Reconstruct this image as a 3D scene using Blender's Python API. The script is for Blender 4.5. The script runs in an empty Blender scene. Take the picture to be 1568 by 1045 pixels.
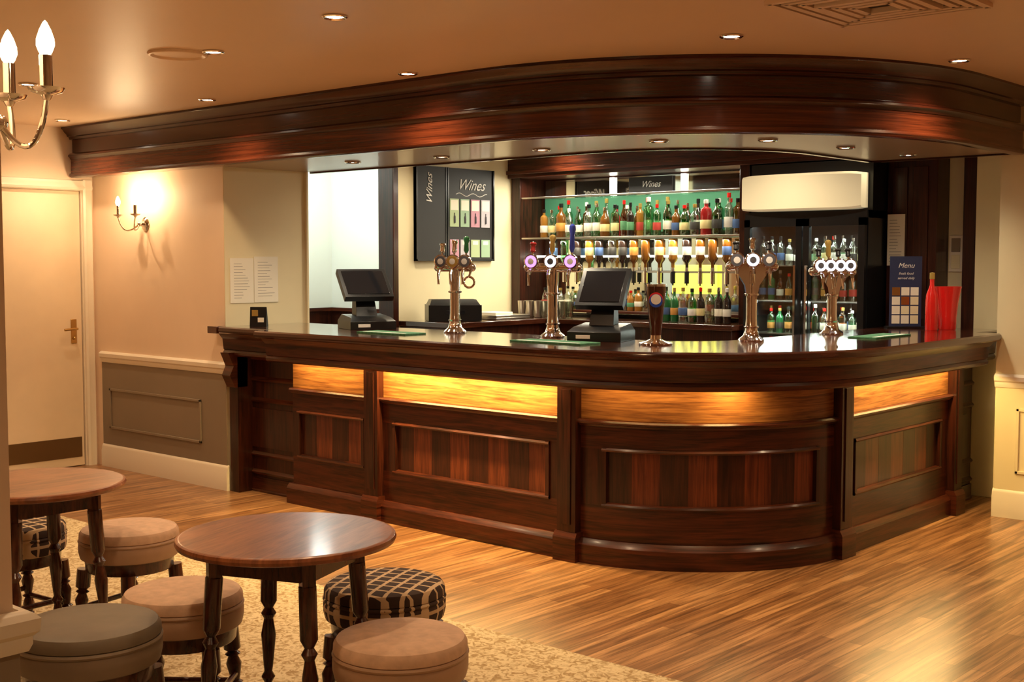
import bpy, bmesh, math, random
from mathutils import Vector, Matrix
random.seed(7)
PI=math.pi
scene=bpy.context.scene
KE=.60

# ------------------------------------------------------------------ materials
def newmat(name):
    m=bpy.data.materials.new(name); m.use_nodes=True
    nt=m.node_tree; p=nt.nodes['Principled BSDF']
    return m,nt,p
def N(nt,t,**kw):
    n=nt.nodes.new(t)
    for k,v in kw.items(): setattr(n,k,v)
    return n
def plain(name,col,rough=.5,metal=0.,coat=0.,emit=None,es=0.,trans=0.,noise=0.,nscale=8.,bump=0.,spec=.5,alpha=1.):
    m,nt,p=newmat(name)
    p.inputs['Base Color'].default_value=(*col,1)
    p.inputs['Roughness'].default_value=rough
    p.inputs['Metallic'].default_value=metal
    p.inputs['Coat Weight'].default_value=coat
    p.inputs['Coat Roughness'].default_value=.08
    p.inputs['Specular IOR Level'].default_value=spec
    p.inputs['Transmission Weight'].default_value=trans
    if emit: 
        p.inputs['Emission Color'].default_value=(*emit,1); p.inputs['Emission Strength'].default_value=es
    if noise or bump:
        tc=N(nt,'ShaderNodeTexCoord'); nz=N(nt,'ShaderNodeTexNoise'); nz.inputs['Scale'].default_value=nscale; nz.inputs['Detail'].default_value=4
        nt.links.new(tc.outputs['Object'],nz.inputs['Vector'])
        if noise:
            r=N(nt,'ShaderNodeValToRGB'); r.color_ramp.elements[0].position=.3; r.color_ramp.elements[1].position=.7
            r.color_ramp.elements[0].color=(*[c*(1-noise) for c in col],1); r.color_ramp.elements[1].color=(*[min(1,c*(1+noise)) for c in col],1)
            nt.links.new(nz.outputs[0],r.inputs[0]); nt.links.new(r.outputs[0],p.inputs['Base Color'])
        if bump:
            b=N(nt,'ShaderNodeBump'); b.inputs['Strength'].default_value=bump; b.inputs['Distance'].default_value=.01
            nt.links.new(nz.outputs[0],b.inputs['Height']); nt.links.new(b.outputs[0],p.inputs['Normal'])
    return m
def wood(name,dark,light,scale=(1.5,1.5,28),rough=.28,coat=.12,pos=(.38,.64),spec=.4):
    m,nt,p=newmat(name)
    tc=N(nt,'ShaderNodeTexCoord'); mp=N(nt,'ShaderNodeMapping'); mp.inputs['Scale'].default_value=scale
    nt.links.new(tc.outputs['Object'],mp.inputs[0])
    nz=N(nt,'ShaderNodeTexNoise'); nz.inputs['Scale'].default_value=1.; nz.inputs['Detail'].default_value=6; nz.inputs['Roughness'].default_value=.62; nz.inputs['Distortion'].default_value=1.3
    nt.links.new(mp.outputs[0],nz.inputs['Vector'])
    nf=N(nt,'ShaderNodeTexNoise'); nf.inputs['Scale'].default_value=5.; nf.inputs['Detail'].default_value=3; nt.links.new(mp.outputs[0],nf.inputs['Vector'])
    mx=N(nt,'ShaderNodeMix'); mx.inputs[0].default_value=.3; nt.links.new(nz.outputs[0],mx.inputs[2]); nt.links.new(nf.outputs[0],mx.inputs[3])
    r=N(nt,'ShaderNodeValToRGB'); r.color_ramp.elements[0].position=pos[0]; r.color_ramp.elements[1].position=pos[1]
    r.color_ramp.elements[0].color=(*dark,1); r.color_ramp.elements[1].color=(*light,1)
    nt.links.new(mx.outputs[0],r.inputs[0]); nt.links.new(r.outputs[0],p.inputs['Base Color'])
    p.inputs['Roughness'].default_value=rough; p.inputs['Coat Weight'].default_value=coat; p.inputs['Coat Roughness'].default_value=.12
    p.inputs['Specular IOR Level'].default_value=spec
    return m

M_woodH=wood('mahogany_horizontal',(.014,.003,.0018),(.105,.023,.009))
M_woodV=wood('mahogany_vertical',(.011,.003,.0018),(.060,.013,.006),scale=(26,26,1.4))
M_strip1=wood('mahogany_strip_red',(.070,.014,.006),(.19,.045,.017),scale=(30,30,1.6))
M_strip2=wood('mahogany_strip_brown',(.016,.004,.0025),(.065,.015,.007),scale=(30,30,1.6))
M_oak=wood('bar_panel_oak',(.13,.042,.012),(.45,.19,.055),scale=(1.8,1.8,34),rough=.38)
M_fasc=wood('fascia_mahogany',(.014,.003,.0018),(.070,.014,.006),scale=(.8,.8,30),rough=.2,coat=.3)
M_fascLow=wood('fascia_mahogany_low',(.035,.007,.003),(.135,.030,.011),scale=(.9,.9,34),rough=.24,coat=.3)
M_top=wood('bar_top_polished',(.024,.006,.003),(.085,.022,.010),scale=(2,2,20),rough=.12,coat=.8,spec=.5)
M_table=wood('table_top_wood',(.15,.042,.015),(.34,.115,.040),scale=(20,2.2,2),rough=.36,coat=.15)
M_leg=wood('turned_leg_wood',(.020,.005,.003),(.11,.028,.011),scale=(20,20,3),rough=.25,coat=.3)
M_wall=plain('pink_cream_paint',(.84,.65,.48),.6,noise=.03,nscale=3)
M_wallc=plain('cream_paint',(.80,.70,.45),.6,noise=.03,nscale=3)
M_ceil=plain('ceiling_paint',(.76,.56,.39),.42,noise=.02,nscale=2)
M_dado=plain('taupe_dado_paint',(.26,.205,.145),.5,noise=.04,nscale=4)
M_trim=plain('trim_paint',(.86,.78,.64),.35)
M_door=plain('door_paint',(.86,.70,.50),.4,noise=.02)
M_white=plain('white_wall_paint',(.80,.84,.82),.6)
M_soff=plain('soffit_board',(.36,.25,.15),.34,coat=.2)
M_chrome=plain('chrome',(.88,.85,.82),.08,1.)
M_steel=plain('brushed_steel',(.55,.5,.45),.3,1.)
M_brass=plain('brass',(.55,.36,.14),.3,1.)
M_bronze=plain('bronze_kick_plate',(.16,.09,.035),.35,.6)
M_black=plain('black_plastic',(.008,.008,.009),.3)
M_screen=plain('dark_screen',(.01,.011,.014),.08,coat=.6)
M_paper=plain('paper',(.88,.82,.68),.7)
M_ink=plain('ink',(.25,.22,.20),.8)
M_chalkb=plain('chalkboard_face',(.012,.010,.010),.55)
M_chalk=plain('chalk',(.8,.78,.74),.8)
M_bulb=plain('candle_bulb',(1,.9,.7),.3,emit=(1,.80,.45),es=40.)
M_down=plain('downlight_lamp',(1,.9,.75),.3,emit=(1,.88,.68),es=40.)
M_led=plain('led_strip',(1,.8,.4),.3,emit=(1,.62,.2),es=18.)
M_tube=plain('fluorescent_tube',(1,1,.95),.3,emit=(1,.95,.80),es=6.)
M_purple=plain('lit_badge_violet',(.3,.2,.8),.2,emit=(.42,.20,1.),es=2.4)
M_lens=plain('lit_badge_white',(.8,.8,.9),.2,emit=(.70,.76,1.),es=1.8)
M_badge=plain('tap_badge_dark',(.10,.10,.12),.25,coat=.5)
M_yellow=plain('lit_yellow_panel',(.8,.75,.2),.3,emit=(.78,.82,.08),es=1.5)
M_teal=plain('green_back_panel',(.08,.22,.13),.18,emit=(.05,.20,.10),es=.45)
M_green=plain('bar_towel_green',(.05,.17,.08),.9,noise=.3,nscale=60,bump=.4)
M_red=plain('red_gloss',(.6,.012,.01),.15,coat=.5,emit=(1,.02,.01),es=.08)
M_tan=plain('tan_upholstery',(.60,.39,.26),.75,noise=.12,nscale=30,bump=.15)
M_tanside=plain('tan_vinyl_side',(.42,.26,.165),.5,noise=.06,nscale=12)
M_gry=plain('grey_brown_upholstery',(.16,.125,.085),.5,noise=.08,nscale=12,bump=.1)
M_grys=plain('grey_brown_side',(.22,.165,.115),.5,noise=.06,nscale=12)
M_cream=plain('cream_sign',(.85,.76,.54),.35,emit=(1,.84,.50),es=.25)
M_blue=plain('navy_card',(.02,.03,.09),.5)
M_mirror=plain('mirror',(.70,.72,.66),.04,1.)
M_dark=plain('recess_dark',(.03,.02,.015),.7)

def glass(name,tint=(1,1,1),mixf=.12):
    m=bpy.data.materials.new(name); m.use_nodes=True; nt=m.node_tree; nt.nodes.clear()
    t=N(nt,'ShaderNodeBsdfTransparent'); t.inputs[0].default_value=(*tint,1)
    g=N(nt,'ShaderNodeBsdfGlossy'); g.inputs['Roughness'].default_value=.04
    mx=N(nt,'ShaderNodeMixShader'); mx.inputs[0].default_value=mixf
    o=N(nt,'ShaderNodeOutputMaterial')
    nt.links.new(t.outputs[0],mx.inputs[1]); nt.links.new(g.outputs[0],mx.inputs[2]); nt.links.new(mx.outputs[0],o.inputs[0])
    return m
M_glass=glass('clear_glass',(.92,.97,.94),.12)
M_clearb=glass('clear_bottle_glass',(.82,.88,.82),.32)
M_paleg=glass('pale_green_bottle_glass',(.35,.72,.42),.3)
M_greenb=glass('green_bottle_glass',(.10,.45,.15),.28)
M_amberb=glass('amber_bottle_glass',(.75,.34,.08),.25)

def floor_mat():
    m,nt,p=newmat('laminate_planks')
    tc=N(nt,'ShaderNodeTexCoord'); mp=N(nt,'ShaderNodeMapping'); mp.inputs['Rotation'].default_value=(0,0,PI/2)
    nt.links.new(tc.outputs['Object'],mp.inputs[0])
    br=N(nt,'ShaderNodeTexBrick'); br.inputs['Scale'].default_value=1.; br.inputs['Brick Width'].default_value=.85; br.inputs['Row Height'].default_value=.062
    br.inputs['Mortar Size'].default_value=.0014; br.inputs['Mortar Smooth'].default_value=.3; br.offset=.37; br.inputs['Bias'].default_value=0
    br.inputs['Color1'].default_value=(.28,.130,.055,1); br.inputs['Color2'].default_value=(.52,.285,.135,1); br.inputs['Mortar'].default_value=(.12,.05,.02,1)
    nt.links.new(mp.outputs[0],br.inputs['Vector'])
    m2=N(nt,'ShaderNodeMapping'); m2.inputs['Scale'].default_value=(42,1.9,1); nt.links.new(tc.outputs['Object'],m2.inputs[0])
    nz=N(nt,'ShaderNodeTexNoise'); nz.inputs['Scale'].default_value=1; nz.inputs['Detail'].default_value=6; nz.inputs['Roughness'].default_value=.6; nz.inputs['Distortion'].default_value=.6
    nt.links.new(m2.outputs[0],nz.inputs['Vector'])
    r=N(nt,'ShaderNodeValToRGB'); r.color_ramp.elements[0].position=.36; r.color_ramp.elements[1].position=.64
    r.color_ramp.elements[0].color=(.34,.27,.22,1); r.color_ramp.elements[1].color=(1.2,1.15,1.08,1)
    nt.links.new(nz.outputs[0],r.inputs[0])
    mx=N(nt,'ShaderNodeMix',data_type='RGBA',blend_type='MULTIPLY'); mx.inputs[0].default_value=.9
    nt.links.new(br.outputs[0],mx.inputs[6]); nt.links.new(r.outputs[0],mx.inputs[7]); nt.links.new(mx.outputs[2],p.inputs['Base Color'])
    p.inputs['Roughness'].default_value=.3; p.inputs['Coat Weight'].default_value=.15; p.inputs['Coat Roughness'].default_value=.2
    return m
M_floor=floor_mat()
def carpet_mat():
    m,nt,p=newmat('beige_carpet')
    tc=N(nt,'ShaderNodeTexCoord')
    nz=N(nt,'ShaderNodeTexNoise'); nz.inputs['Scale'].default_value=34; nz.inputs['Detail'].default_value=5; nz.inputs['Distortion'].default_value=1.5
    nt.links.new(tc.outputs['Object'],nz.inputs['Vector'])
    r=N(nt,'ShaderNodeValToRGB'); r.color_ramp.elements[0].position=.38; r.color_ramp.elements[1].position=.56
    r.color_ramp.elements[0].color=(.36,.23,.10,1); r.color_ramp.elements[1].color=(.68,.54,.33,1)
    nt.links.new(nz.outputs[0],r.inputs[0]); nt.links.new(r.outputs[0],p.inputs['Base Color'])
    n2=N(nt,'ShaderNodeTexNoise'); n2.inputs['Scale'].default_value=250; nt.links.new(tc.outputs['Object'],n2.inputs['Vector'])
    b=N(nt,'ShaderNodeBump'); b.inputs['Strength'].default_value=.6; b.inputs['Distance'].default_value=.004
    nt.links.new(n2.outputs[0],b.inputs['Height']); nt.links.new(b.outputs[0],p.inputs['Normal'])
    p.inputs['Roughness'].default_value=.95
    return m
M_carpet=carpet_mat()
def plaid_mat():
    m,nt,p=newmat('plaid_upholstery')
    tc=N(nt,'ShaderNodeTexCoord')
    def bands(axis,sc,th):
        w=N(nt,'ShaderNodeTexWave',wave_type='BANDS',bands_direction=axis); w.inputs['Scale'].default_value=sc; w.inputs['Distortion'].default_value=0
        nt.links.new(tc.outputs['Object'],w.inputs['Vector'])
        r=N(nt,'ShaderNodeValToRGB'); r.color_ramp.interpolation='CONSTANT'
        r.color_ramp.elements[0].color=(0,0,0,1); r.color_ramp.elements[1].position=th; r.color_ramp.elements[1].color=(1,1,1,1)
        nt.links.new(w.outputs[1],r.inputs[0]); return r
    a,b=bands('X',6.0,.86),bands('Y',6.0,.92)
    sx=N(nt,'ShaderNodeSeparateXYZ'); nt.links.new(tc.outputs['Object'],sx.inputs[0])
    c=N(nt,'ShaderNodeMath',operation='COMPARE'); nt.links.new(sx.outputs[2],c.inputs[0]); c.inputs[1].default_value=.368; c.inputs[2].default_value=.006
    m1=N(nt,'ShaderNodeMath',operation='ADD'); nt.links.new(a.outputs[0],m1.inputs[0]); nt.links.new(b.outputs[0],m1.inputs[1])
    m2=N(nt,'ShaderNodeMath',operation='MULTIPLY_ADD'); nt.links.new(c.outputs[0],m2.inputs[0]); m2.inputs[1].default_value=.7; nt.links.new(m1.outputs[0],m2.inputs[2])
    r=N(nt,'ShaderNodeValToRGB'); e=r.color_ramp.elements
    e[0].position=0; e[0].color=(.040,.018,.011,1); e[1].position=1.; e[1].color=(.62,.44,.26,1)
    k=e.new(.5); k.color=(.52,.35,.20,1)
    nt.links.new(m2.outputs[0],r.inputs[0]); nt.links.new(r.outputs[0],p.inputs['Base Color']); p.inputs['Roughness'].default_value=.85
    return m
M_plaid=plaid_mat()

# ------------------------------------------------------------------ mesh builder
class B:
    def __init__(s,M=None): s.bm=bmesh.new(); s.mats=[]; s.M=M or Matrix.Identity(4)
    def mi(s,m):
        if m not in s.mats: s.mats.append(m)
        return s.mats.index(m)
    def rings(s,rings,m,closed=True,caps=True):
        i=s.mi(m); V=[[s.bm.verts.new(s.M@Vector(p)) for p in r] for r in rings]; n=len(V[0])
        for a,b in zip(V,V[1:]):
            for k in range(n if closed else n-1):
                try: s.bm.faces.new((a[k],a[(k+1)%n],b[(k+1)%n],b[k])).material_index=i
                except ValueError: pass
        if caps:
            for r in (V[0],V[-1]):
                try: s.bm.faces.new(r).material_index=i
                except ValueError: pass
    def box(s,x0,x1,y0,y1,z0,z1,m):
        s.rings([[(x0,y0,z),(x1,y0,z),(x1,y1,z),(x0,y1,z)] for z in (z0,z1)],m)
    def lathe(s,prof,c,m,seg=20,T=None):
        T=T or Matrix.Identity(4); c=Vector(c)
        s.rings([[c+(T@Vector((r*math.cos(2*PI*k/seg),r*math.sin(2*PI*k/seg),z))) for k in range(seg)] for r,z in prof],m)
    def axis(s,p0,p1,prof,m,seg=14):
        p0=Vector(p0);p1=Vector(p1);d=p1-p0; q=d.to_track_quat('Z','Y').to_matrix().to_4x4()
        s.lathe([(r,t*d.length) for t,r in prof],p0,m,seg,q)
    def cyl(s,p0,p1,r,m,seg=14): s.axis(p0,p1,[(0,r),(1,r)],m,seg)
    def sphere(s,c,r,m,seg=12,sz=1.):
        s.lathe([(max(1e-4,r*math.sin(PI*k/8)),-r*sz*math.cos(PI*k/8)) for k in range(9)],c,m,seg)
    def tube(s,pts,r,m,seg=8):
        pts=[Vector(p) for p in pts]; R=[]
        up=Vector((0,0,1))
        for k,p in enumerate(pts):
            t=(pts[min(k+1,len(pts)-1)]-pts[max(k-1,0)]).normalized()
            a=t.cross(up)
            if a.length<.05: a=t.cross(Vector((1,0,0)))
            a.normalize(); b=t.cross(a); rr=r[k] if isinstance(r,(list,tuple)) else r
            R.append([p+a*rr*math.cos(2*PI*j/seg)+b*rr*math.sin(2*PI*j/seg) for j in range(seg)])
        s.rings(R,m)
    def sweep(s,prof,path,m):
        s.rings([[(p[0]+n[0]*o,p[1]+n[1]*o,z) for o,z in prof] for p,n in path],m)
    def done(s,name,bevel=0,loc=None,rot=0,parent=None,sharp=35):
        bmesh.ops.recalc_face_normals(s.bm,faces=s.bm.faces)
        me=bpy.data.meshes.new(name); s.bm.to_mesh(me); s.bm.free()
        for m in s.mats: me.materials.append(m)
        for f in me.polygons: f.use_smooth=True
        me.set_sharp_from_angle(angle=math.radians(sharp))
        ob=bpy.data.objects.new(name,me); scene.collection.objects.link(ob)
        if loc: ob.location=loc
        ob.rotation_euler=(0,0,rot)
        if bevel:
            b=ob.modifiers.new('bevel','BEVEL'); b.width=bevel; b.segments=2; b.limit_method='ANGLE'; b.angle_limit=math.radians(50)
        if parent: ob.parent=parent
        return ob

def light(kind,name,loc,energy,col,parent=None,size=.05,rot=(0,0,0),spot=2.2,blend=.6,sy=None):
    l=bpy.data.lights.new(name,kind); l.energy=energy*KE; l.color=col
    if kind=='SPOT': l.spot_size=spot; l.spot_blend=blend; l.shadow_soft_size=size
    elif kind=='POINT': l.shadow_soft_size=size
    else:
        l.size=size
        if sy: l.shape='RECTANGLE'; l.size_y=sy
    o=bpy.data.objects.new(name,l); scene.collection.objects.link(o)
    o.rotation_euler=rot
    if parent:
        o.parent=parent; o.location=Vector(loc)-parent.location
    else: o.location=loc
    return o
def text(body,size,loc,rot,mat,parent,shear=0.,name='lettering'):
    c=bpy.data.curves.new(name,'FONT'); c.body=body; c.size=size; c.shear=shear; c.extrude=.0008; c.materials.append(mat)
    c.align_x='CENTER'; c.align_y='CENTER'
    o=bpy.data.objects.new(name,c); scene.collection.objects.link(o); o.rotation_euler=rot
    o.parent=parent; o.location=Vector(loc)-parent.location
    return o
WARM=(1,.70,.405)

CE=2.50
# ------------------------------------------------------------------ room shell
def wallbox(name,x0,x1,y0,y1,m,z0=0,z1=CE):
    b=B(); b.box(x0,x1,y0,y1,z0,z1,m); return b.done(name)
b=B(); b.box(-9,1.7,-2.1,8.4,-.1,0,M_floor); b.done('floor')
b=B(); b.box(-9,1.7,-2.1,8.4,CE,CE+.1,M_ceil); b.done('ceiling')
b=B()
b.box(-8.47,1.57,1.16,3.71,.0005,.008,M_carpet); b.box(-8.47,-2.82,-1.97,1.16,.0005,.008,M_carpet); b.box(-2.20,1.57,-1.97,1.16,.0005,.008,M_carpet)
b.done('carpet')
WL=-8.5; WP=4.89
b=B()
b.box(-8.6,WL,-2.,3.98,0,CE,M_wall); b.box(-8.6,WL,4.80,WP,0,CE,M_wall); b.box(-8.6,WL,3.98,4.80,2.05,CE,M_wall)
b.done('wall_left')
b=B()
b.box(-8.6,-6.865,WP,5.56,0,CE,M_wall); b.box(-6.866,-6.86,WP+.001,5.57,0,CE,M_wallc); b.box(-8.3,-6.865,5.56,5.57,0,CE,M_white)
b.done('wall_sconce')
wallbox('wall_backroom_far',-8.4,-8.3,5.57,7.03,M_white)
wallbox('wall_backroom_side',-8.4,-6.98,7.03,7.13,M_white)
b=B(); b.box(-6.98,-6.86,6.42,8.1,0,CE,M_wallc); b.box(-6.98,-6.86,5.57,6.42,2.32,CE,M_wallc); b.done('wall_bar_side')
wallbox('wall_bar_back',-6.98,-2.73,8.1,8.25,M_wallc)
wallbox('wall_right',-2.73,1.6,7.45,8.25,M_wallc)
wallbox('wall_front',-8.6,1.7,-2.1,-2.0,M_wall)
wallbox('wall_side',1.6,1.7,-2.0,8.25,M_wall)
PX,PY=-2.27,1.12
b=B(); b.box(-2.75,PX,-.1,PY,0,CE,M_wall); b.box(-2.76,PX+.008,-.11,PY+.008,0,.80,M_dado); b.done('wall_pier')

SK=[(0,0),(.022,0),(.022,.12),(.016,.135),(.016,.15),(.008,.165),(0,.17)]
DR=[(0,.78),(.012,.78),(.018,.795),(.018,.81),(.028,.82),(.03,.845),(.02,.855),(.012,.86),(0,.86)]
def straight(p,q,n): return [(p,n),(q,n)]
def trim(prof,name,segs):
    b=B()
    for p,q,n in segs: b.sweep(prof,straight(p,q,n),M_trim)
    return b.done(name)
trim(SK,'baseboard_left',[((WL+.09,WP),(-6.84,WP),(0,-1)),((WL,-2),(WL,3.90),(1,0))])
trim(DR,'trim_1',[((WL+.09,WP),(-6.83,WP),(0,-1)),((WL,-2),(WL,3.90),(1,0))])
trim(SK,'baseboard_right',[((-2.73,7.45),(1.6,7.45),(0,-1))])
trim(DR,'trim_2',[((-2.73,7.45),(1.6,7.45),(0,-1))])
def mitre(prof,name):
    b=B()
    pts=[((PX,-.1),(1,0)),((PX,PY),(1,1)),((-2.75,PY),(0,1))]
    b.sweep([(o+.008,z) for o,z in prof],pts,M_trim); return b.done(name)
mitre(SK,'baseboard_pier'); mitre(DR,'trim_3')
def frame_mould(b,p,q,n,z0,z1,m,w=.018,d=.012):
    b.sweep([(0,z0),(d,z0),(d,z0+w),(0,z0+w)],straight(p,q,n),m); b.sweep([(0,z1-w),(d,z1-w),(d,z1),(0,z1)],straight(p,q,n),m)
    t=(Vector(q)-Vector(p)).normalized()*w
    b.sweep([(0,z0),(d,z0),(d,z1),(0,z1)],straight(p,tuple(Vector(p)+t),n),m)
    b.sweep([(0,z0),(d,z0),(d,z1),(0,z1)],straight(tuple(Vector(q)-t),q,n),m)
b=B()
b.box(WL+.09,-6.855,WP-.005,WP,.15,.80,M_dado)
frame_mould(b,(-8.30,WP-.005),(-7.14,WP-.005),(0,-1),.29,.59,M_dado)
b.done('trim_dado_panel_left',bevel=.003)
b=B(); b.box(-2.725,1.6,7.445,7.45,.15,.80,M_wallc); frame_mould(b,(-2.60,7.445),(-1.5,7.445),(0,-1),.27,.66,M_wallc); b.done('trim_dado_panel_right',bevel=.003)
b=B(); b.box(WL,WL+.005,-2,3.90,.15,.80,M_dado); b.done('trim_dado_panel_door_side')

# door
b=B()
b.box(WL-.06,WL-.015,3.99,4.79,.005,2.045,M_door)
b.box(WL-.015,WL-.010,4.02,4.77,.07,.22,M_bronze)
b.box(WL-.015,WL-.008,4.70,4.745,.92,1.10,M_brass)
b.cyl((WL-.01,4.722,1.03),(WL+.045,4.722,1.03),.009,M_brass)
b.tube([(WL+.04,4.725,1.03),(WL+.045,4.68,1.03),(WL+.04,4.62,1.025)],.009,M_brass)
b.sphere((WL-.004,4.722,.96),.012,M_brass)
for z in (.25,1.85): b.box(WL-.016,WL-.009,3.985,4.0,z,z+.09,M_brass)
b.done('door_1',bevel=.003)
b=B()
P=[(0,0),(.02,.003),(.026,.02),(.018,.045),(.022,.07),(0,.078)]
for y0,s in ((4.80,1),(3.98,-1)):
    b.rings([[(WL+o,y0+s*w,z) for o,w in P] for z in (0,2.05+.078)],M_trim)
b.rings([[(WL+o,y,2.05+w) for o,w in P] for y in (3.98-.078,4.80+.078)],M_trim)
b.box(WL-.09,WL+.001,3.972,3.985,0,2.06,M_trim); b.box(WL-.09,WL+.001,4.795,4.802,0,2.06,M_trim); b.box(WL-.09,WL+.001,3.98,4.8,2.047,2.055,M_trim)
b.done('door_frame_1')
b=B(); b.box(-7.0,-6.835,6.385,6.44,0,2.33,M_woodV); b.box(-7.0,-6.84,5.565,5.585,0,2.33,M_wallc); b.done('door_frame_2',bevel=.004)
b=B(); b.box(-8.3,-8.28,5.58,7.02,0,1.10,M_woodV); b.box(-8.28,-6.99,7.01,7.03,0,1.10,M_woodV); b.box(-8.3,-8.26,5.58,7.02,1.10,1.13,M_woodH); b.box(-8.3,-6.99,6.99,7.03,1.10,1.13,M_woodH); b.done('trim_backroom_wainscot')
b=B(); b.lathe([(.16,CE-.001),(.17,CE-.03),(.12,CE-.06),(0.001,CE-.07)],(-7.7,6.3,0),M_tube,24); o=b.done('backroom_ceiling_lamp')
light('POINT','backroom_lamp_light',(-7.6,6.25,2.25),40,(.88,1,.93),o,.12)

# ------------------------------------------------------------------ bar path
BX,BY,R0=-2.95,4.92,1.0; XL=-6.855; YR=7.885
CX,CY=BX-R0,BY+R0; S1=CX-XL; S2=S1+R0*PI/2; S3=S2+(YR-CY)
def bp(s):
    if s<=S1: return ((XL+s,BY),(0,-1))
    if s<=S2:
        a=(s-S1)/R0; n=(math.sin(a),-math.cos(a)); return ((CX+n[0]*R0,CY+n[1]*R0),n)
    return ((BX,CY+s-S2),(1,0))
def path(s0,s1,step=.05):
    L=[s0]
    if S1>s0 and S1<s1: L.append(S1)
    a=max(s0,S1); e=min(s1,S2)
    if e>a:
        n=max(1,int((e-a)/step)); L+=[a+(e-a)*k/n for k in range(n+1)]
    L.append(s1); out=[]
    for s in sorted(L):
        if not out or s-out[-1]>1e-4: out.append(s)
    return [bp(s) for s in out]
SM0=-6.20-XL; SM1=S2+(7.40-CY)
def rect(o0,o1,z0,z1): return [(o0,z0),(o1,z0),(o1,z1),(o0,z1)]
b=B()
b.sweep(rect(-.45,-.03,0,1.05),path(SM0,SM1),M_woodV)
b.sweep(rect(-.45,-.10,0,1.05),path(0.0,SM0),M_woodV)
b.sweep(rect(-.45,-.10,0,1.05),path(SM1,S3),M_woodV)
b.sweep([(-.05,0),(.035,0),(.035,.095),(.025,.11),(.012,.125),(-.05,.125)],path(SM0-.03,SM1),M_woodH)
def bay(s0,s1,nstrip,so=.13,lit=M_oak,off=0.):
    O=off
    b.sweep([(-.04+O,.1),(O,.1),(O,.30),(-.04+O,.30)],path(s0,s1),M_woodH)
    b.sweep([(-.04+O,.585),(O,.585),(O,.70),(-.04+O,.70)],path(s0,s1),M_woodH)
    b.sweep([(-.04+O,.698),(.012+O,.70),(.018+O,.71),(.03+O,.714),(.033+O,.724),(.026+O,.733),(-.04+O,.735)],path(s0,s1),M_woodH)
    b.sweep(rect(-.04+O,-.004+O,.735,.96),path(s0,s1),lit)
    b.sweep(rect(-.04+O,O,.30,.585),path(s0,s0+so),M_woodV); b.sweep(rect(-.04+O,O,.30,.585),path(s1-so,s1),M_woodV)
    w=(s1-s0-2*so)/nstrip
    for k in range(nstrip):
        b.sweep(rect(-.04+O,-.014+O-.0006*(k%2),.30,.585),path(s0+so+k*w,s0+so+(k+1)*w),M_strip1 if k%2 else M_strip2)
    mo=[(-.016,0),(.010,.004),(.014,.012),(.008,.022),(-.016,.026)]
    for z in (.290,.572): b.sweep([(o+O,z+h) for o,h in mo],path(s0+so-.01,s1-so+.01),M_woodH)
    for s in (s0+so-.01,s1-so-.014): b.sweep(rect(-.016+O,.010+O,.292,.596),path(s,s+.024),M_woodV)
def pil(sc,w=.115,off=0.):
    b.sweep(rect(-.04+off,.048+off,.13,.95),path(sc-w/2,sc+w/2),M_woodV)
    b.sweep(rect(.04+off,.054+off,.19,.88),path(sc-w/2+.028,sc+w/2-.028),M_woodV)
    b.sweep([(-.04+off,0),(.068+off,0),(.068+off,.12),(.052+off,.15),(-.04+off,.15)],path(sc-w/2-.012,sc+w/2+.012),M_woodH)
p1=-5.42-XL; p2=-3.945-XL; p3=S2-.03; p4=S2+(7.345-CY)
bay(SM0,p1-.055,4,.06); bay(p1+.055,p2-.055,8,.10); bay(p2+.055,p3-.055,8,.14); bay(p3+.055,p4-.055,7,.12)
for p in (p1,p2,p3,p4): pil(p)
def endsec(s0,s1):
    O=-.09
    b.sweep(rect(-.04+O,O,0,.93),path(s0,s1),M_woodV)
    for z in (.0,.12,.24,.60,.74,.88):
        b.sweep([(O,z),(.012+O,z),(.018+O,z+.012),(O,z+.03)],path(s0,s1),M_woodH)
    b.sweep(rect(O,O+.012,.0,.10),path(s0,s1),M_woodH)
    b.sweep(rect(O,O+.010,.30,.56),path(s0+.12,s1-.10),M_strip2)
endsec(.0,SM0); endsec(SM1,S3)
b.sweep(rect(-.10,.03,0,.9),path(.03,.12),M_woodV)
b.sweep([(-.05,.70),(.05,.70),(.09,.78),(.06,.84),(.10,.93),(-.05,.93)],path(.03,.12),M_woodH)
AP=[(-.05,.955),(.135,.955),(.15,.905),(.165,.905),(.182,.915),(.186,.93),(.176,.945),(.182,.95),(.19,1.02),(.205,1.035),(.22,1.055),(-.05,1.055)]
b.sweep(AP,path(SM0-.03,SM1+.02),M_woodH)
AP2=[(o-.13 if o>0 else o,z) for o,z in AP]
b.sweep(AP2,path(0.0,SM0),M_woodH); b.sweep(AP2,path(SM1,S3),M_woodH)
TP=lambda o:[(-.60,1.055),(o-.012,1.055),(o,1.063),(o+.003,1.078),(o,1.092),(o-.012,1.10),(o-.018,1.10),(-.60,1.10)]
b.sweep(TP(.25),path(SM0-.06,SM1+.04),M_top)
b.sweep(TP(.11),path(-.0,SM0-.06),M_top); b.sweep(TP(.11),path(SM1+.04,S3),M_top)
b.box(XL-.08,XL+.02,4.80,4.885,1.055,1.10,M_top)
b.sweep(rect(-.47,-.45,0,1.05),path(0,S3),M_steel)
bar=b.done('bar_counter',sharp=24)
def strip(s0,s1,power):
    b=B(); b.sweep(rect(.07,.10,.948,.9545),path(s0,s1),M_led)
    o=b.done('under_counter_light_strip')
    n=max(1,round((s1-s0)/.35)); w=(s1-s0)/n
    for k in range(n):
        s=s0+(k+.5)*w; (px,py),nn=bp(s); ang=math.atan2(nn[1],nn[0])+PI/2
        l=light('AREA','strip_light',(px+nn[0]*.075,py+nn[1]*.075,.943),power*w,(1,.68,.24),o,w*.95,(0,0,0),sy=.03)
        l.rotation_euler=(math.radians(-20),0,ang)
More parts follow.
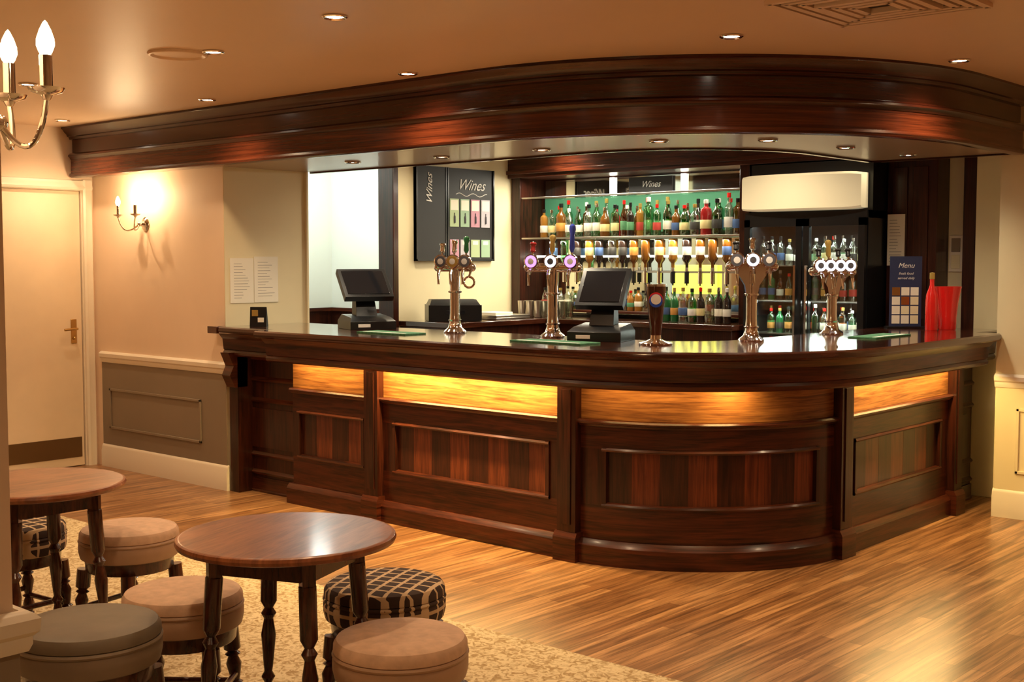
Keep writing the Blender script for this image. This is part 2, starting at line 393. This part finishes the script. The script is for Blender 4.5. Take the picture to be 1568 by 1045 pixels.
strip(SM0+.05,p1-.08,15); strip(p1+.09,p2-.08,46); strip(S1+.12,S1+.65,3.5); strip(S1+.72,S1+.92,28); strip(p3+.10,p4-.08,17)

# ------------------------------------------------------------------ fascia / bulkhead
FX,FY,FR=-2.57,4.72,1.78; FXL=-8.47; FYR=7.30
fcx,fcy=FX-FR,FY+FR; F1=fcx-FXL; F2=F1+FR*PI/2; F3=F2+(FYR-fcy)
def fpt(s):
    if s<=F1: return ((FXL+s,FY),(0,-1))
    if s<=F2:
        a=(s-F1)/FR; n=(math.sin(a),-math.cos(a)); return ((fcx+n[0]*FR,fcy+n[1]*FR),n)
    return ((FX,fcy+s-F2),(1,0))
def fpath(s0,s1,n=44):
    L=[s0]+[F1+(F2-F1)*k/n for k in range(n+1) if s0<F1+(F2-F1)*k/n<s1]+[s1]
    return [fpt(s) for s in L]
b=B(); fp=fpath(0,F3)
b.sweep([(-.03,2.5),(.085,2.5),(.085,2.488),(.075,2.482),(.06,2.462),(.045,2.45),(.04,2.435),(.028,2.43),(.022,2.415),(0,2.41),(0,2.315),(-.03,2.315)],fp,M_fasc)
b.sweep([(-.03,2.315),(0,2.318),(.02,2.314),(.034,2.303),(.036,2.292),(.024,2.283),(.018,2.27),(-.03,2.27)],fp,M_fasc)
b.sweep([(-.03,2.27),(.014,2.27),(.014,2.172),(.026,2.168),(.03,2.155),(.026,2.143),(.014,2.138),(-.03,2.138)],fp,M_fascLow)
sA=-6.855-FXL
b.sweep(rect(-.165,-.02,2.15,2.165),fpath(0,sA),M_soff)
b.sweep(rect(-.90,-.02,2.15,2.165),fpath(sA,F3+.13),M_soff)
b.sweep(rect(-.92,-.89,2.14,2.5),fpath(sA,F3),M_fasc)
b.box(FX-.9,FX-.02,FYR-.03,FYR,2.14,2.5,M_fasc)
b.done('bar_canopy_fascia')

# ------------------------------------------------------------------ downlights
def downlight(x,y,z,e,col=WARM,spot=2.4):
    b=B()
    b.lathe([(.034,-.001),(.05,-.001),(.052,-.006),(.046,-.010),(.036,-.006),(.034,-.001)],(0,0,0),M_chrome,24)
    b.lathe([(.0005,-.002),(.035,-.002),(.035,-.004),(.0005,-.004)],(0,0,0),M_down,24)
    o=b.done('ceiling_downlight',loc=(x,y,z))
    light('SPOT','downlight_beam',(x,y,z-.02),e,col,o,.04,(0,0,0),spot,.8)
for x,y in ((-3.83,3.27),(-4.89,3.44),(-4.70,4.50),(-6.35,4.42),(-2.88,4.68),(-2.40,5.97),(-8.02,4.40),(-6.54,3.39),(-1.2,5.6),(-1.6,3.6),(-2.9,1.9),(-4.4,1.9),(-5.9,1.6),(-.6,1.6),(-7.6,2.2),(-.3,7.0)):  # entries after the visible ceiling fittings are unseen downlights added as room fill
    downlight(x,y,CE,58)
for x,y in ((-5.91,5.18),(-5.22,5.27),(-4.47,5.30),(-3.70,5.32),(-3.26,5.66),(-3.15,6.30),(-3.09,6.97)):
    downlight(x,y,2.15,42,(1,.84,.60),2.5)
for x,y in ((-6.3,6.4),(-6.2,7.5),(-5.4,7.2),(-4.2,7.0),(-3.5,7.7)):  # unseen downlights behind the bulkhead, added to brighten the bar interior
    downlight(x,y,CE,80,(1,.85,.60),2.5)
b=B()
for i in range(6):
    a=.30-.045*i; h=.016 if i<3 else .026
    for sx,sy in ((1,0),(-1,0),(0,1),(0,-1)):
        if sx: b.box(sx*a-.014,sx*a+.014,-a,a,-h,0,M_ceil)
        else: b.box(-a,a,sy*a-.014,sy*a+.014,-h,0,M_ceil)
b.box(-.29,.29,-.29,.29,-.006,0,M_dark)
b.done('ceiling_vent',loc=(-2.10,4.45,CE-.0005))
b=B(); b.lathe([(.001,-.004),(.11,-.004),(.118,-.009),(.125,-.012),(.135,-.010),(.14,0)],(0,0,0),M_ceil,32); b.done('ceiling_speaker',loc=(-5.07,3.37,CE-.0005),sharp=10)

# ------------------------------------------------------------------ sconces
def sconce(loc,rot,spread,e,out=.15):
    b=B()
    T=Matrix.Rotation(PI/2,4,'X')
    b.lathe([(.0,0.),(.045,0.),(.05,.006),(.04,.014),(.02,.02),(.014,.04),(.0,.045)],(0,0,0),M_chrome,24,T)
    b.sphere((0,-.05,0),.017,M_chrome)
    for s in (-1,1):
        pts=[]
        for k in range(13):
            t=k/12; x=s*spread*t; y=-.05-(out-.05)*math.sin(t*PI/2); z=-.055*math.sin(t*PI)+ .045*t*t
            pts.append((x,y,z))
        b.tube(pts,.0055,M_chrome,8)
        cx,cy,cz=pts[-1]
        b.lathe([(.001,-.005),(.008,0),(.012,.008),(.03,.014),(.036,.022),(.032,.022),(.012,.018),(.011,.024)],(cx,cy,cz),M_chrome,18)
        b.lathe([(.0125,.02),(.0125,.085),(.009,.088)],(cx,cy,cz),M_chrome,16)
        b.lathe([(.009,.086),(.013,.092),(.0175,.104),(.017,.116),(.011,.134),(.004,.148),(.0005,.152)],(cx,cy,cz),M_bulb,14)
    o=b.done('candle_wall_sconce',loc=loc,rot=rot)
    for s in (-1,1):
        l=light('POINT','sconce_light',(0,0,0),e,(1,.70,.38),None,.025)
        l.parent=o; l.location=(s*spread,-out,.20)
    return o
sconce((-7.79,WP,1.79),0,.11,10)
sconce((-2.375,PY,1.80),PI,.075,11,.11)

# ------------------------------------------------------------------ tables & stools
def turned(b,p0,p1,m,r=.024):
    pr=[(0,.75),(.03,.95),(.06,.6),(.10,.9),(.18,1.05),(.24,.85),(.28,.6),(.31,1.05),(.34,.6),(.38,.75),(.55,1.15),(.64,.7),(.67,1.15),(.70,.65),(.74,1.25),(1,1.25)]
    b.axis(p0,p1,[(t,q*r) for t,q in pr],m,14)
def table(x,y,r,h,rot):
    b=B()
    b.lathe([(.0005,h-.028),(r-.02,h-.028),(r-.004,h-.022),(r,h-.012),(r-.003,h-.003),(r-.010,h),(r-.016,h),(.0005,h)],(0,0,0),M_table,56)
    a=.155; f=.185
    for s in (-1,1):
        b.box(-a,a,s*a-.011,s*a+.011,h-.10,h-.028,M_leg); b.box(s*a-.011,s*a+.011,-a,a,h-.10,h-.028,M_leg)
    for sx in (-1,1):
        for sy in (-1,1): 
            b.axis((sx*a,sy*a,h-.12),(sx*a,sy*a,h-.028),[(0,.028),(1,.028)],M_leg,4)
            turned(b,(sx*f,sy*f,.0),(sx*a,sy*a,h-.11),M_leg,.021)
    g=.180
    for s in (-1,1):
        b.box(-g,g,s*g-.012,s*g+.012,.10,.135,M_leg)
        b.box(s*g-.012,s*g+.012,-g,g,.10,.135,M_leg)
    b.done('round_pub_table',loc=(x,y,.011),rot=rot)
table(-2.96,2.32,.33,.698,.38); table(-4.37,2.25,.33,.698,.0)
def stool(x,y,h,top,side,rot,r=.2):
    b=B(); z=h-.125
    b.lathe([(.0005,z),(r*.93,z),(r*.96,z+.004),(r*.99,z+.03),(r*.99,z+.055),(r*.96,z+.068)],(0,0,0),side,48)
    b.lathe([(r*.9,z+.06),(r*.985,z+.064),(r*1.0,z+.07),(r*.985,z+.076),(r*.9,z+.08)],(0,0,0),side,48)
    b.lathe([(r*.93,z+.072),(r*.98,z+.08),(r*.975,z+.10),(r*.93,z+.114),(r*.85,z+.120),(r*.6,z+.124),(.0005,z+.125)],(0,0,0),top,48)
    b.lathe([(.0005,z-.05),(r*.84,z-.05),(r*.86,z-.045),(r*.88,z),(.0005,z)],(0,0,0),M_leg,40)
    a=r*.62; f=r*.72
    for sx in (-1,1):
        for sy in (-1,1): turned(b,(sx*f,sy*f,0),(sx*a,sy*a,z-.045),M_leg,.023)
    g=f*.97
    for s in (-1,1):
        b.cyl((-g,s*g,.09),(g,s*g,.09),.011,M_leg,10); b.cyl((s*g,-g,.12),(s*g,g,.12),.011,M_leg,10)
    b.done('round_pub_stool',loc=(x,y,.011),rot=rot)
stool(-2.57,2.42,.45,M_tan,M_tanside,.3,.198); stool(-3.47,2.29,.45,M_tan,M_tanside,.7,.198); stool(-4.465,2.70,.45,M_tan,M_tanside,.2)
stool(-3.20,1.80,.505,M_gry,M_grys,.5,.205); stool(-3.05,2.80,.45,M_plaid,M_plaid,.4,.208); stool(-4.88,2.43,.45,M_plaid,M_plaid,.1)

# ------------------------------------------------------------------ beer fonts
def font(x,y,rot,H,w,n,bad,hand,style=0):
    """chrome beer font, badges facing local -Y"""
    b=B(); T=Matrix.Rotation(PI/2,4,'X')
    b.lathe([(.0005,0),(.068,0),(.070,.008),(.062,.016),(.044,.03),(.034,.06),(.030,.12),(.030,H*.55),(.034,H*.68),(.036,H*.8)],(0,0,0),M_chrome,24)
    for zr in (.075,H*.5): b.lathe([(.028,zr-.008),(.040,zr-.004),(.041,zr+.004),(.028,zr+.008)],(0,0,0),M_chrome,24)
    zt=H*.8
    if style==1:
        b.rings([[(-ww,-.03*q2,z),(ww,-.03*q2,z),(ww,.03*q2,z),(-ww,.03*q2,z)] for ww,q2,z in ((.025,.8,H*.45),(.038,1,H*.6),(.075,1.1,H*.72),(w/2+.02,1.2,H*.8),(w/2+.025,1.1,H*.86),(w/2,.8,H*.88))],M_chrome)
    b.cyl((-w/2-.03,0,zt),(w/2+.03,0,zt),.026,M_chrome,18)
    b.sphere((-w/2-.03,0,zt),.027,M_chrome); b.sphere((w/2+.03,0,zt),.027,M_chrome)
    if style==2:
        b.tube([(w/2+.03+.032*math.cos(a*PI/8),-.05,.032*math.sin(a*PI/8)+H*.62) for a in range(17)],.007,M_chrome,8)
        b.cyl((w/2+.03,-.05,H*.62+.03),(w/2+.03,0,zt),.008,M_chrome,8)
    for k in range(n):
        px=(k/(n-1)-.5)*w if n>1 else 0
        b.lathe([(.0005,.03),(.036,.03),(.042,.034),(.042,.045),(.036,.05)],(px,0,zt+.035),M_chrome,22,T)
        b.lathe([(.0005,.0535),(.033,.0515),(.034,.0495)],(px,0,zt+.035),bad[k%len(bad)],22,T)
        b.lathe([(.0005,.0545),(.018,.0535),(.018,.050)],(px,0,zt+.035),M_badge if bad[k%len(bad)] is M_lens else M_chalk,16,T)
        b.cyl((px,0,zt),(px,-.035,zt+.035),.014,M_chrome,10)
        b.cyl((px,0,zt),(px,-.075,zt-.02),.011,M_chrome,10)
        b.tube([(px,-.07,zt-.018),(px,-.085,zt-.04),(px,-.088,zt-.10)],[.011,.010,.008],M_chrome,10)
        hm,hh=hand[k%len(hand)]
        b.cyl((px,-.02,zt+.02),(px,-.012,zt+.095),.006,M_chrome,8)
        b.axis((px,-.012,zt+.085),(px,-.0,zt+.085+hh),[(0,.008),(.15,.016),(.6,.013),(.8,.02),(.93,.018),(1,.006)],hm,12)
    return b.done('beer_tap_font',loc=(x,y,1.1005),rot=rot)
M_gh=plain('green_handle',(.02,.14,.05),.25,coat=.5); M_rh=plain('red_handle',(.35,.02,.02),.25,coat=.5); M_bh=plain('blue_handle',(.03,.05,.3),.25,coat=.5); M_gold=plain('gold_badge',(.6,.42,.12),.3,.6)
font(-5.19,5.35,.45,.49,.15,3,[M_badge,M_gold,M_badge],[(M_chrome,.06),(M_chrome,.08),(M_gh,.10)],2)
font(-4.47,5.40,.40,.49,.23,3,[M_purple,M_lens,M_purple],[(M_rh,.06),(M_gold,.10),(M_bh,.16)])
font(-3.45,5.84,.65,.50,.17,3,[M_badge,M_lens,M_badge],[(M_black,.05),(M_chrome,.07),(M_black,.05)],1)
font(-3.42,6.70,.85,.46,.18,4,[M_lens],[(M_black,.05),(M_gold,.10),(M_black,.05),(M_black,.05)],1)

b=B(); T=Matrix.Rotation(PI/2,4,'X')
b.lathe([(.0005,0),(.085,0),(.088,.01),(.05,.02),(.03,.03),(.028,.05)],(0,0,0),M_chrome,24)
b.lathe([(.028,.05),(.032,.08),(.040,.18),(.052,.27),(.050,.30),(.0005,.30)],(0,0,0),plain('cola_dark',(.05,.012,.007),.1,coat=.8),24)
b.lathe([(.0005,.30),(.052,.30),(.053,.312),(.0005,.312)],(0,0,0),M_chrome,24)
b.lathe([(.0005,.062),(.036,.060),(.036,.03)],(0,0,.235),plain('badge_red',(.6,.02,.02),.3),20,T)
b.lathe([(.0005,.0645),(.034,.0625),(.034,.03)],(0,0,.228),plain('badge_blue',(.02,.08,.5),.3),20,T)
b.lathe([(.0005,.067),(.026,.065),(.026,.03)],(0,0,.235),M_chalk,20,T)
b.done('cola_dispenser',loc=(-3.66,5.25,1.1005),rot=.61)

def towel(x,y,rot,w=.45,d=.2):
    b=B(); b.box(-w/2,w/2,-d/2,d/2,.0,.008,M_green); b.box(-w/2+.03,w/2-.03,-d/2+.02,-d/2+.04,.008,.009,M_chalk); b.done('bar_towel',loc=(x,y,1.1005),rot=rot,bevel=.003)
towel(-5.42,5.04,0,.42,.17); towel(-4.16,5.04,.0,.48,.17); towel(-3.10,6.66,PI/2,.45,.17)

def till(x,y,rot,sw=.15,tilt=-38):
    b=B()
    b.rings([[(-.15,-.13,0),(.15,-.13,0),(.15,.15,0),(-.15,.15,0)],[(-.15,-.13,.05),(.15,-.13,.05),(.15,.15,.05),(-.15,.15,.05)],[(-.13,-.08,.075),(.13,-.08,.075),(.13,.13,.09),(-.13,.13,.09)]],M_black)
    b.rings([[(-.07,.0,.07),(.07,.0,.07),(.07,.10,.08),(-.07,.10,.08)],[(-.06,.05,.22),(.06,.05,.22),(.06,.12,.24),(-.06,.12,.24)]],M_black)
    b.M=Matrix.Translation((0,.04,.27))@Matrix.Rotation(math.radians(tilt),4,'X')
    b.box(-sw,sw,-.02,.02,-.12,.14,M_black); b.box(-sw+.022,sw-.022,-.023,-.02,-.095,.118,M_screen)
    b.box(-.05,.05,.02,.035,-.06,.08,M_black)
    b.M=Matrix.Identity(4)
    b.box(-.10,-.02,-.132,-.13,.015,.035,M_chalk)
    return b.done('point_of_sale_till',loc=(x,y,1.1005),rot=rot,bevel=.005)
till(-5.92,5.30,1.15,.16,-48); till(-4.09,5.35,.35,.135,-40)
b=B(); b.box(-.2,.2,-.14,.14,0,.12,M_black); b.rings([[(-.19,-.13,.12),(.19,-.13,.12),(.19,.13,.12),(-.19,.13,.12)],[(-.17,-.06,.16),(.17,-.06,.16),(.17,.12,.16),(-.17,.12,.16)]],M_black)
b.box(-.07,.07,-.142,-.14,.05,.08,M_screen); b.done('receipt_printer',loc=(-6.56,6.74,1.081),rot=.9,bevel=.006)
b=B(); b.rings([[(-.055,-.02,0),(.055,-.02,0),(.055,.03,0),(-.055,.03,0)],[(-.055,-.005,.13),(.055,-.005,.13),(.055,.0,.13),(-.055,.0,.13)]],M_black)
b.box(-.04,.0,-.018,-.012,.07,.11,M_gold); b.box(.0,.04,-.02,-.013,.03,.06,M_paper); b.done('table_talker_card',loc=(-6.62,4.98,1.1005),rot=.6)

# ------------------------------------------------------------------ back counters
b=B()
b.box(-6.85,-6.30,6.46,8.09,0,1.04,M_woodV); b.box(-6.855,-6.27,6.45,8.09,1.04,1.079,M_top)
b.box(-6.30,-4.60,7.52,8.09,0,1.04,M_woodV); b.box(-6.27,-4.58,7.49,8.09,1.04,1.079,M_top)
for k in range(4):
    x=-6.2+k*.41; b.box(x,x+.36,7.51,7.52,.15,.95,M_strip2)
b.done('back_bar_cabinet',bevel=.004)
b=B()
b.box(-6.84,-4.64,8.05,8.098,1.08,2.30,M_woodV)
b.box(-6.74,-4.70,8.044,8.05,1.10,2.20,M_mirror)
b.box(-6.74,-4.70,8.036,8.043,1.76,2.05,M_teal)
b.box(-6.85,-6.76,7.74,8.06,1.08,2.30,M_woodV); b.box(-4.68,-4.60,7.74,8.06,1.08,2.30,M_woodV)
b.box(-6.86,-3.30,7.70,8.09,2.21,2.499,M_woodH); b.box(-6.86,-3.30,7.68,7.70,2.24,2.27,M_woodH)
for z in (2.04,1.71): b.box(-6.76,-4.68,7.76,8.03,z,z+.01,M_glass); b.box(-6.76,-4.68,7.752,7.76,z-.002,z+.012,M_steel)
b.box(-6.76,-4.68,7.80,8.03,1.12,1.14,M_woodH)
b.box(-6.76,-4.68,7.95,7.99,1.56,1.575,M_tube)
for x in (-6.03,-5.35): b.box(x-.02,x+.02,8.02,8.04,2.055,2.20,M_tube)
b.box(-5.42,-5.04,7.99,8.03,1.28,1.50,M_yellow)
b.box(-5.86,-5.45,8.02,8.042,2.07,2.19,M_chalkb)
o=b.done('back_bar_display_unit',bevel=.002)
text('Wines',.07,(-5.65,8.018,2.13),(PI/2,0,0),M_chalk,o,.4)
light('AREA','display_light',(-5.7,7.78,2.19),40,(1,.92,.74),o,1.9,(math.radians(-15),0,0),sy=.06)
light('AREA','display_light_low',(-5.7,7.82,1.69),24,(1,.86,.62),o,1.9,(math.radians(-15),0,0),sy=.04)

# bottles
cols=[(.015,.12,.04),(.14,.05,.008),(.28,.12,.02),(.02,.012,.01),(.28,.015,.015),(.03,.07,.26)]
BM=[plain('bottle_%d'%i,c,.08,coat=.6) for i,c in enumerate(cols)]+[M_clearb]*7+[M_paleg]*3+[M_greenb]*3+[M_amberb]*3
DK=[BM[0],BM[3],BM[3],BM[1],M_greenb]
LB=[plain('label_%d'%i,c,.6) for i,c in enumerate([(.85,.8,.68),(.75,.62,.3),(.45,.04,.03),(.06,.12,.3),(.75,.72,.64),(.05,.05,.05),(.6,.28,.06),(.10,.28,.14),(.8,.78,.74)])]
CP=[M_black,M_black,M_red,M_gold,M_chrome,M_chalk]
def bottle(b,x,y,z,h,r,bm,lb,cap,inv=False,shape=None,la=(.18,.42)):
    T=Matrix.Identity(4); c=(x,y,z)
    if inv: T=Matrix.Rotation(PI,4,'X'); c=(x,y,z+h)
    k=random.randrange(3) if shape is None else shape
    sh=(.60,.66,.74) if k==0 else ((.68,.74,.79) if k==1 else (.5,.62,.76))
    b.lathe([(.0005,0),(r*.95,0),(r,h*.02),(r,h*sh[0]),(r*.88,h*sh[1]),(r*.42,h*sh[2]),(r*.36,h*(sh[2]+.03)),(r*.36,h*.93)],c,bm,14,T)
    a,e=la
    if random.random()<.8: b.lathe([(r*1.02,h*a),(r*1.03,h*a+.001),(r*1.03,h*e),(r*1.02,h*e+.001)],c,lb,14,T)
    b.lathe([(r*.40,h*.88),(r*.42,h*.89),(r*.42,h*.99),(.0005,h)],c,cap,12,T)
b=B(); x=-6.62
while x<-4.76:
    r=random.uniform(.028,.043); h=random.uniform(.22,.31)
    x+=r; bottle(b,x,random.uniform(7.81,7.86),1.721,h,r,random.choice(BM),random.choice(LB),random.choice(CP)); x+=r+random.uniform(.004,.03)
x=-6.55
while x<-4.76:
    r=random.uniform(.028,.038); h=random.uniform(.24,.31)
    x+=r; bottle(b,x,7.955,1.721,h,r,random.choice(BM),random.choice(LB),random.choice(CP)); x+=r+.03
b.done('spirit_bottles_top_shelf')
b=B(); b.box(-6.6,-4.76,7.86,7.90,1.44,1.455,M_steel); x=-6.5
while x<-4.8:
    bottle(b,x,7.86,1.45,.25,.034,random.choice(BM[1:3]+[M_clearb,M_clearb,M_amberb,BM[3],M_paleg]),random.choice(LB),M_steel,True,0,(.25,.5))
    b.cyl((x,7.86,1.36),(x,7.86,1.45),.018,random.choice([M_chrome,M_black]),12); b.cyl((x,7.86,1.345),(x,7.86,1.36),.006,M_black,8)
    x+=random.uniform(.09,.13)
b.done('spirit_optics_rack')
b=B(); x=-6.62
while x<-4.76:
    lo=x<-5.4
    r=random.uniform(.028,.038); h=random.uniform(.14,.20) if lo else random.uniform(.25,.262)
    y=7.86 if lo else 7.68; zz=1.141 if lo else 1.081
    x+=r; bottle(b,x,y,zz,h,r,random.choice(BM if lo else DK+[M_clearb]),random.choice(LB),random.choice(CP),False,None if lo else 0,(.2,.4)); x+=r+.012
b.done('bottles_on_back_counter')
b=B()
for i in range(6):
    for j in range(2):
        b.lathe([(.022,0),(.026,.002),(.036,.13),(.034,.13),(.024,.006)],(-6.58+i*.085,7.56+j*.085,1.081),M_steel if i<3 else M_clearb,14)
b.done('pint_glasses')
b=B(); b.box(-.15,.15,-.2,.2,0,.012,M_steel); b.box(-.15,-.14,-.2,.2,.012,.03,M_steel); b.box(.14,.15,-.2,.2,.012,.03,M_steel); b.box(-.15,.15,-.2,-.19,.012,.03,M_steel); b.box(-.15,.15,.19,.2,.012,.03,M_steel)
b.box(-.10,.10,-.15,.05,.012,.05,M_paper); b.done('serving_tray',loc=(-6.55,7.25,1.081),bevel=.003)

# fridge
fx0,fx1,fy0,fy1,fz=-4.56,-3.65,7.60,8.08,1.865
b=B()
b.box(fx0,fx0+.03,fy0+.04,fy1,.0,fz,M_black); b.box(fx1-.03,fx1,fy0+.04,fy1,0,fz,M_black)
b.box(fx0,fx1,fy1-.03,fy1,0,fz,M_black); b.box(fx0,fx1,fy0+.04,fy1,0,.18,M_black); b.box(fx0,fx1,fy0+.02,fy1,fz-.05,fz,M_black)
mid=(fx0+fx1)/2
for x0,x1 in ((fx0+.005,mid-.005),(mid+.005,fx1-.005)):
    for a,c in ((x0,x0+.045),(x1-.045,x1)): b.box(a,c,fy0,fy0+.035,.18,fz-.05,M_black)
    b.box(x0,x1,fy0,fy0+.035,.18,.24,M_black); b.box(x0,x1,fy0,fy0+.035,fz-.10,fz-.05,M_black)
    b.box(x0+.045,x1-.045,fy0+.015,fy0+.018,.24,fz-.10,M_glass)
b.box(mid-.05,mid-.035,fy0-.03,fy0-.015,.9,1.5,M_chrome); b.box(mid+.035,mid+.05,fy0-.03,fy0-.015,.9,1.5,M_chrome)
b.box(fx1-.058,fx1-.046,fy0+.05,fy0+.062,.25,fz-.12,M_tube)
zs=[.20,.50,.79,1.03,1.26,1.50]
for z in zs: b.box(fx0+.03,fx1-.03,fy0+.07,fy1-.03,z-.008,z,M_steel)
for z in zs[1:]:
    for row in range(2):
        x=fx0+.09
        while x<fx1-.06:
            if abs(x-mid)>.02 and random.random()<.9: bottle(b,x,fy0+.12+row*.12,z,random.uniform(.17,.21) if z>.6 else .24,.026,random.choice([BM[0],BM[1],M_greenb,M_amberb,M_clearb,M_paleg]) if z<1.4 else M_clearb,random.choice(LB),random.choice(CP))
            x+=.068
R=[]
for k in range(25):
    t=k/24; x=fx0-.01+(fx1-fx0-.02)*t; bow=.03*math.sin(PI*t)
    e=.010*(abs(2*t-1)**10)
    R.append([(x,fy0-bow,1.872+e),(x,fy0-bow-.012,1.885+e),(x,fy0-bow-.012,2.105-e),(x,fy0-bow,2.12-e),(x,fy0+.09,2.12-e),(x,fy0+.09,1.872+e)])
b.rings(R,M_cream)
b.box(fx0,fx1,fy0+.1,fy1,1.865,2.2,M_black)
fr=b.done('drinks_display_fridge')
light('AREA','fridge_light',(mid,fy0+.10,fz-.07),14,(.95,1,.92),fr,.8,(math.radians(-12),0,0),sy=.06)
light('AREA','fridge_light_low',(mid,fy0+.08,1.25),9,(.95,1,.92),fr,.8,(math.radians(-12),0,0),sy=.04)

b=B()
b.box(-3.64,-3.30,7.90,8.098,0,2.21,M_woodV)
for x in (-3.60,-3.46): b.box(x,x+.10,7.89,7.90,1.15,2.15,M_strip2)
b.box(-3.18,-3.09,8.03,8.099,0,2.499,M_woodV)
b.done('timber_wall_panelling',bevel=.003)
b=B(); b.box(-3.085,-2.745,8.0,8.099,0,2.499,M_wallc); b.done('wall_pilaster',bevel=.004)
b=B(); b.box(-.045,.045,-.012,0,-.12,.12,M_trim); b.box(-.03,.03,-.016,-.012,-.1,-.01,M_wallc); b.box(-.03,.03,-.016,-.012,.01,.1,M_dado); b.done('wall_control_panel',loc=(-3.245,8.099,1.58),bevel=.002)
b=B(); b.box(-.06,.06,-.004,0,-.17,.17,M_paper)
for k in range(14): b.box(-.045,random.uniform(.0,.045),-.005,-.004,.13-k*.021,.133-k*.021,M_ink)
b.done('price_list_notice',loc=(-3.57,7.888,1.67))
b=B()
for y0,z0,w,h in ((4.93,1.25,.19,.30),(5.125,1.25,.20,.31)):
    b.box(0,.003,y0,y0+w,z0,z0+h,M_paper)
    for k in range(13):
        b.box(.003,.0035,y0+.03,y0+w-.03-random.uniform(0,.08),z0+h-.04-k*.019,z0+h-.0375-k*.019,M_ink)
b.done('notice_sheets',loc=(-6.859,0,0))

# chalkboard menu
b=B()
Z0,Z1=1.53,2.26
b.box(0,.03,6.62,6.95,Z0,Z1,M_chalkb); b.box(0,.022,6.96,7.50,Z0,Z1,M_chalkb)
for (y0,y1) in ((6.62,6.95),(6.96,7.50)):
    for a,c in ((y0,y0+.012),(y1-.012,y1)): b.box(.0,.034,a,c,Z0,Z1,M_black)
    b.box(0,.034,y0,y1,Z0,Z0+.015,M_black)
cc=[(.40,.50,.28),(.3,.45,.30),(.5,.25,.32),(.48,.45,.5)]
CMs=[plain('menu_card_%d'%i,c,.6) for i,c in enumerate(cc)]
for i in range(4):
    y=6.99+i*.12; b.box(.022,.027,y,y+.10,1.80,2.02,CMs[i]); b.box(.027,.028,y+.008,y+.092,1.93,2.01,M_paper); b.lathe([(.0005,0),(.008,0),(.008,.05),(.003,.06),(.003,.08)],(.03,y+.05,1.83),M_badge,8)
    b.box(.022,.027,y,y+.10,1.56,1.70,CMs[(i+2)%4]); b.box(.027,.028,y+.02,y+.08,1.66,1.69,M_paper)
pts=[(.023,7.06+.36*t/16,2.055+.012*math.sin(t*.9)) for t in range(17)]
b.tube(pts,.003,M_chalk,5)
o=b.done('chalkboard_menu',loc=(-6.859,0,0))
text('Wines',.12,(-6.834,7.23,2.13),(PI/2,0,PI/2),M_chalk,o,.5)
text('Wines',.09,(-6.826,6.76,2.08),(PI/2,-PI/2,PI/2),M_chalk,o,.5)

# right end items on counter
b=B(); b.box(-.10,.10,-.008,.0,.0,.46,M_blue)
b.box(-.12,.12,-.05,.05,0,.012,M_black)
for i in range(3):
    for j in range(4): b.box(-.085+i*.058,-.035+i*.058,-.010,-.008,.03+j*.06,.082+j*.06,random.choice([M_paper,M_trim,M_brass,M_wallc]))
o=b.done('menu_display_stand',loc=(-3.38,7.62,1.1005),rot=.65)
for k,(tx,sz,zz) in enumerate((('Menu',.045,.40),('fresh food',.022,.35),('served daily',.022,.32))):
    t=text(tx,sz,(0,0,0),(PI/2,0,0),M_chalk,o,.3); t.location=(0,-.010,zz)
b=B(); b.lathe([(.0005,0),(.050,0),(.054,.01),(.056,.08),(.066,.18),(.083,.27),(.080,.27),(.062,.18),(.052,.09),(.0005,.03)],(0,0,0),M_red,28)
b.done('red_ice_bucket',loc=(-3.11,7.64,1.1005))
b=B(); bottle(b,0,0,0,.36,.038,M_red,M_red,M_gold,False,2); b.done('spirit_bottle',loc=(-3.15,7.49,1.1005))

# ------------------------------------------------------------------ world & camera
w=bpy.data.worlds.new('world'); scene.world=w; w.use_nodes=True
w.node_tree.nodes['Background'].inputs[0].default_value=(1,.7,.45,1); w.node_tree.nodes['Background'].inputs[1].default_value=.03
try:
    scene.view_settings.view_transform='Standard'
except Exception: pass
cam=bpy.data.cameras.new('camera'); co=bpy.data.objects.new('camera',cam); scene.collection.objects.link(co)
co.location=(0,0,1.53); co.rotation_euler=(math.radians(90-3.69),0,math.radians(41.5)); cam.lens=36*1900/1568; cam.sensor_width=36
scene.camera=co
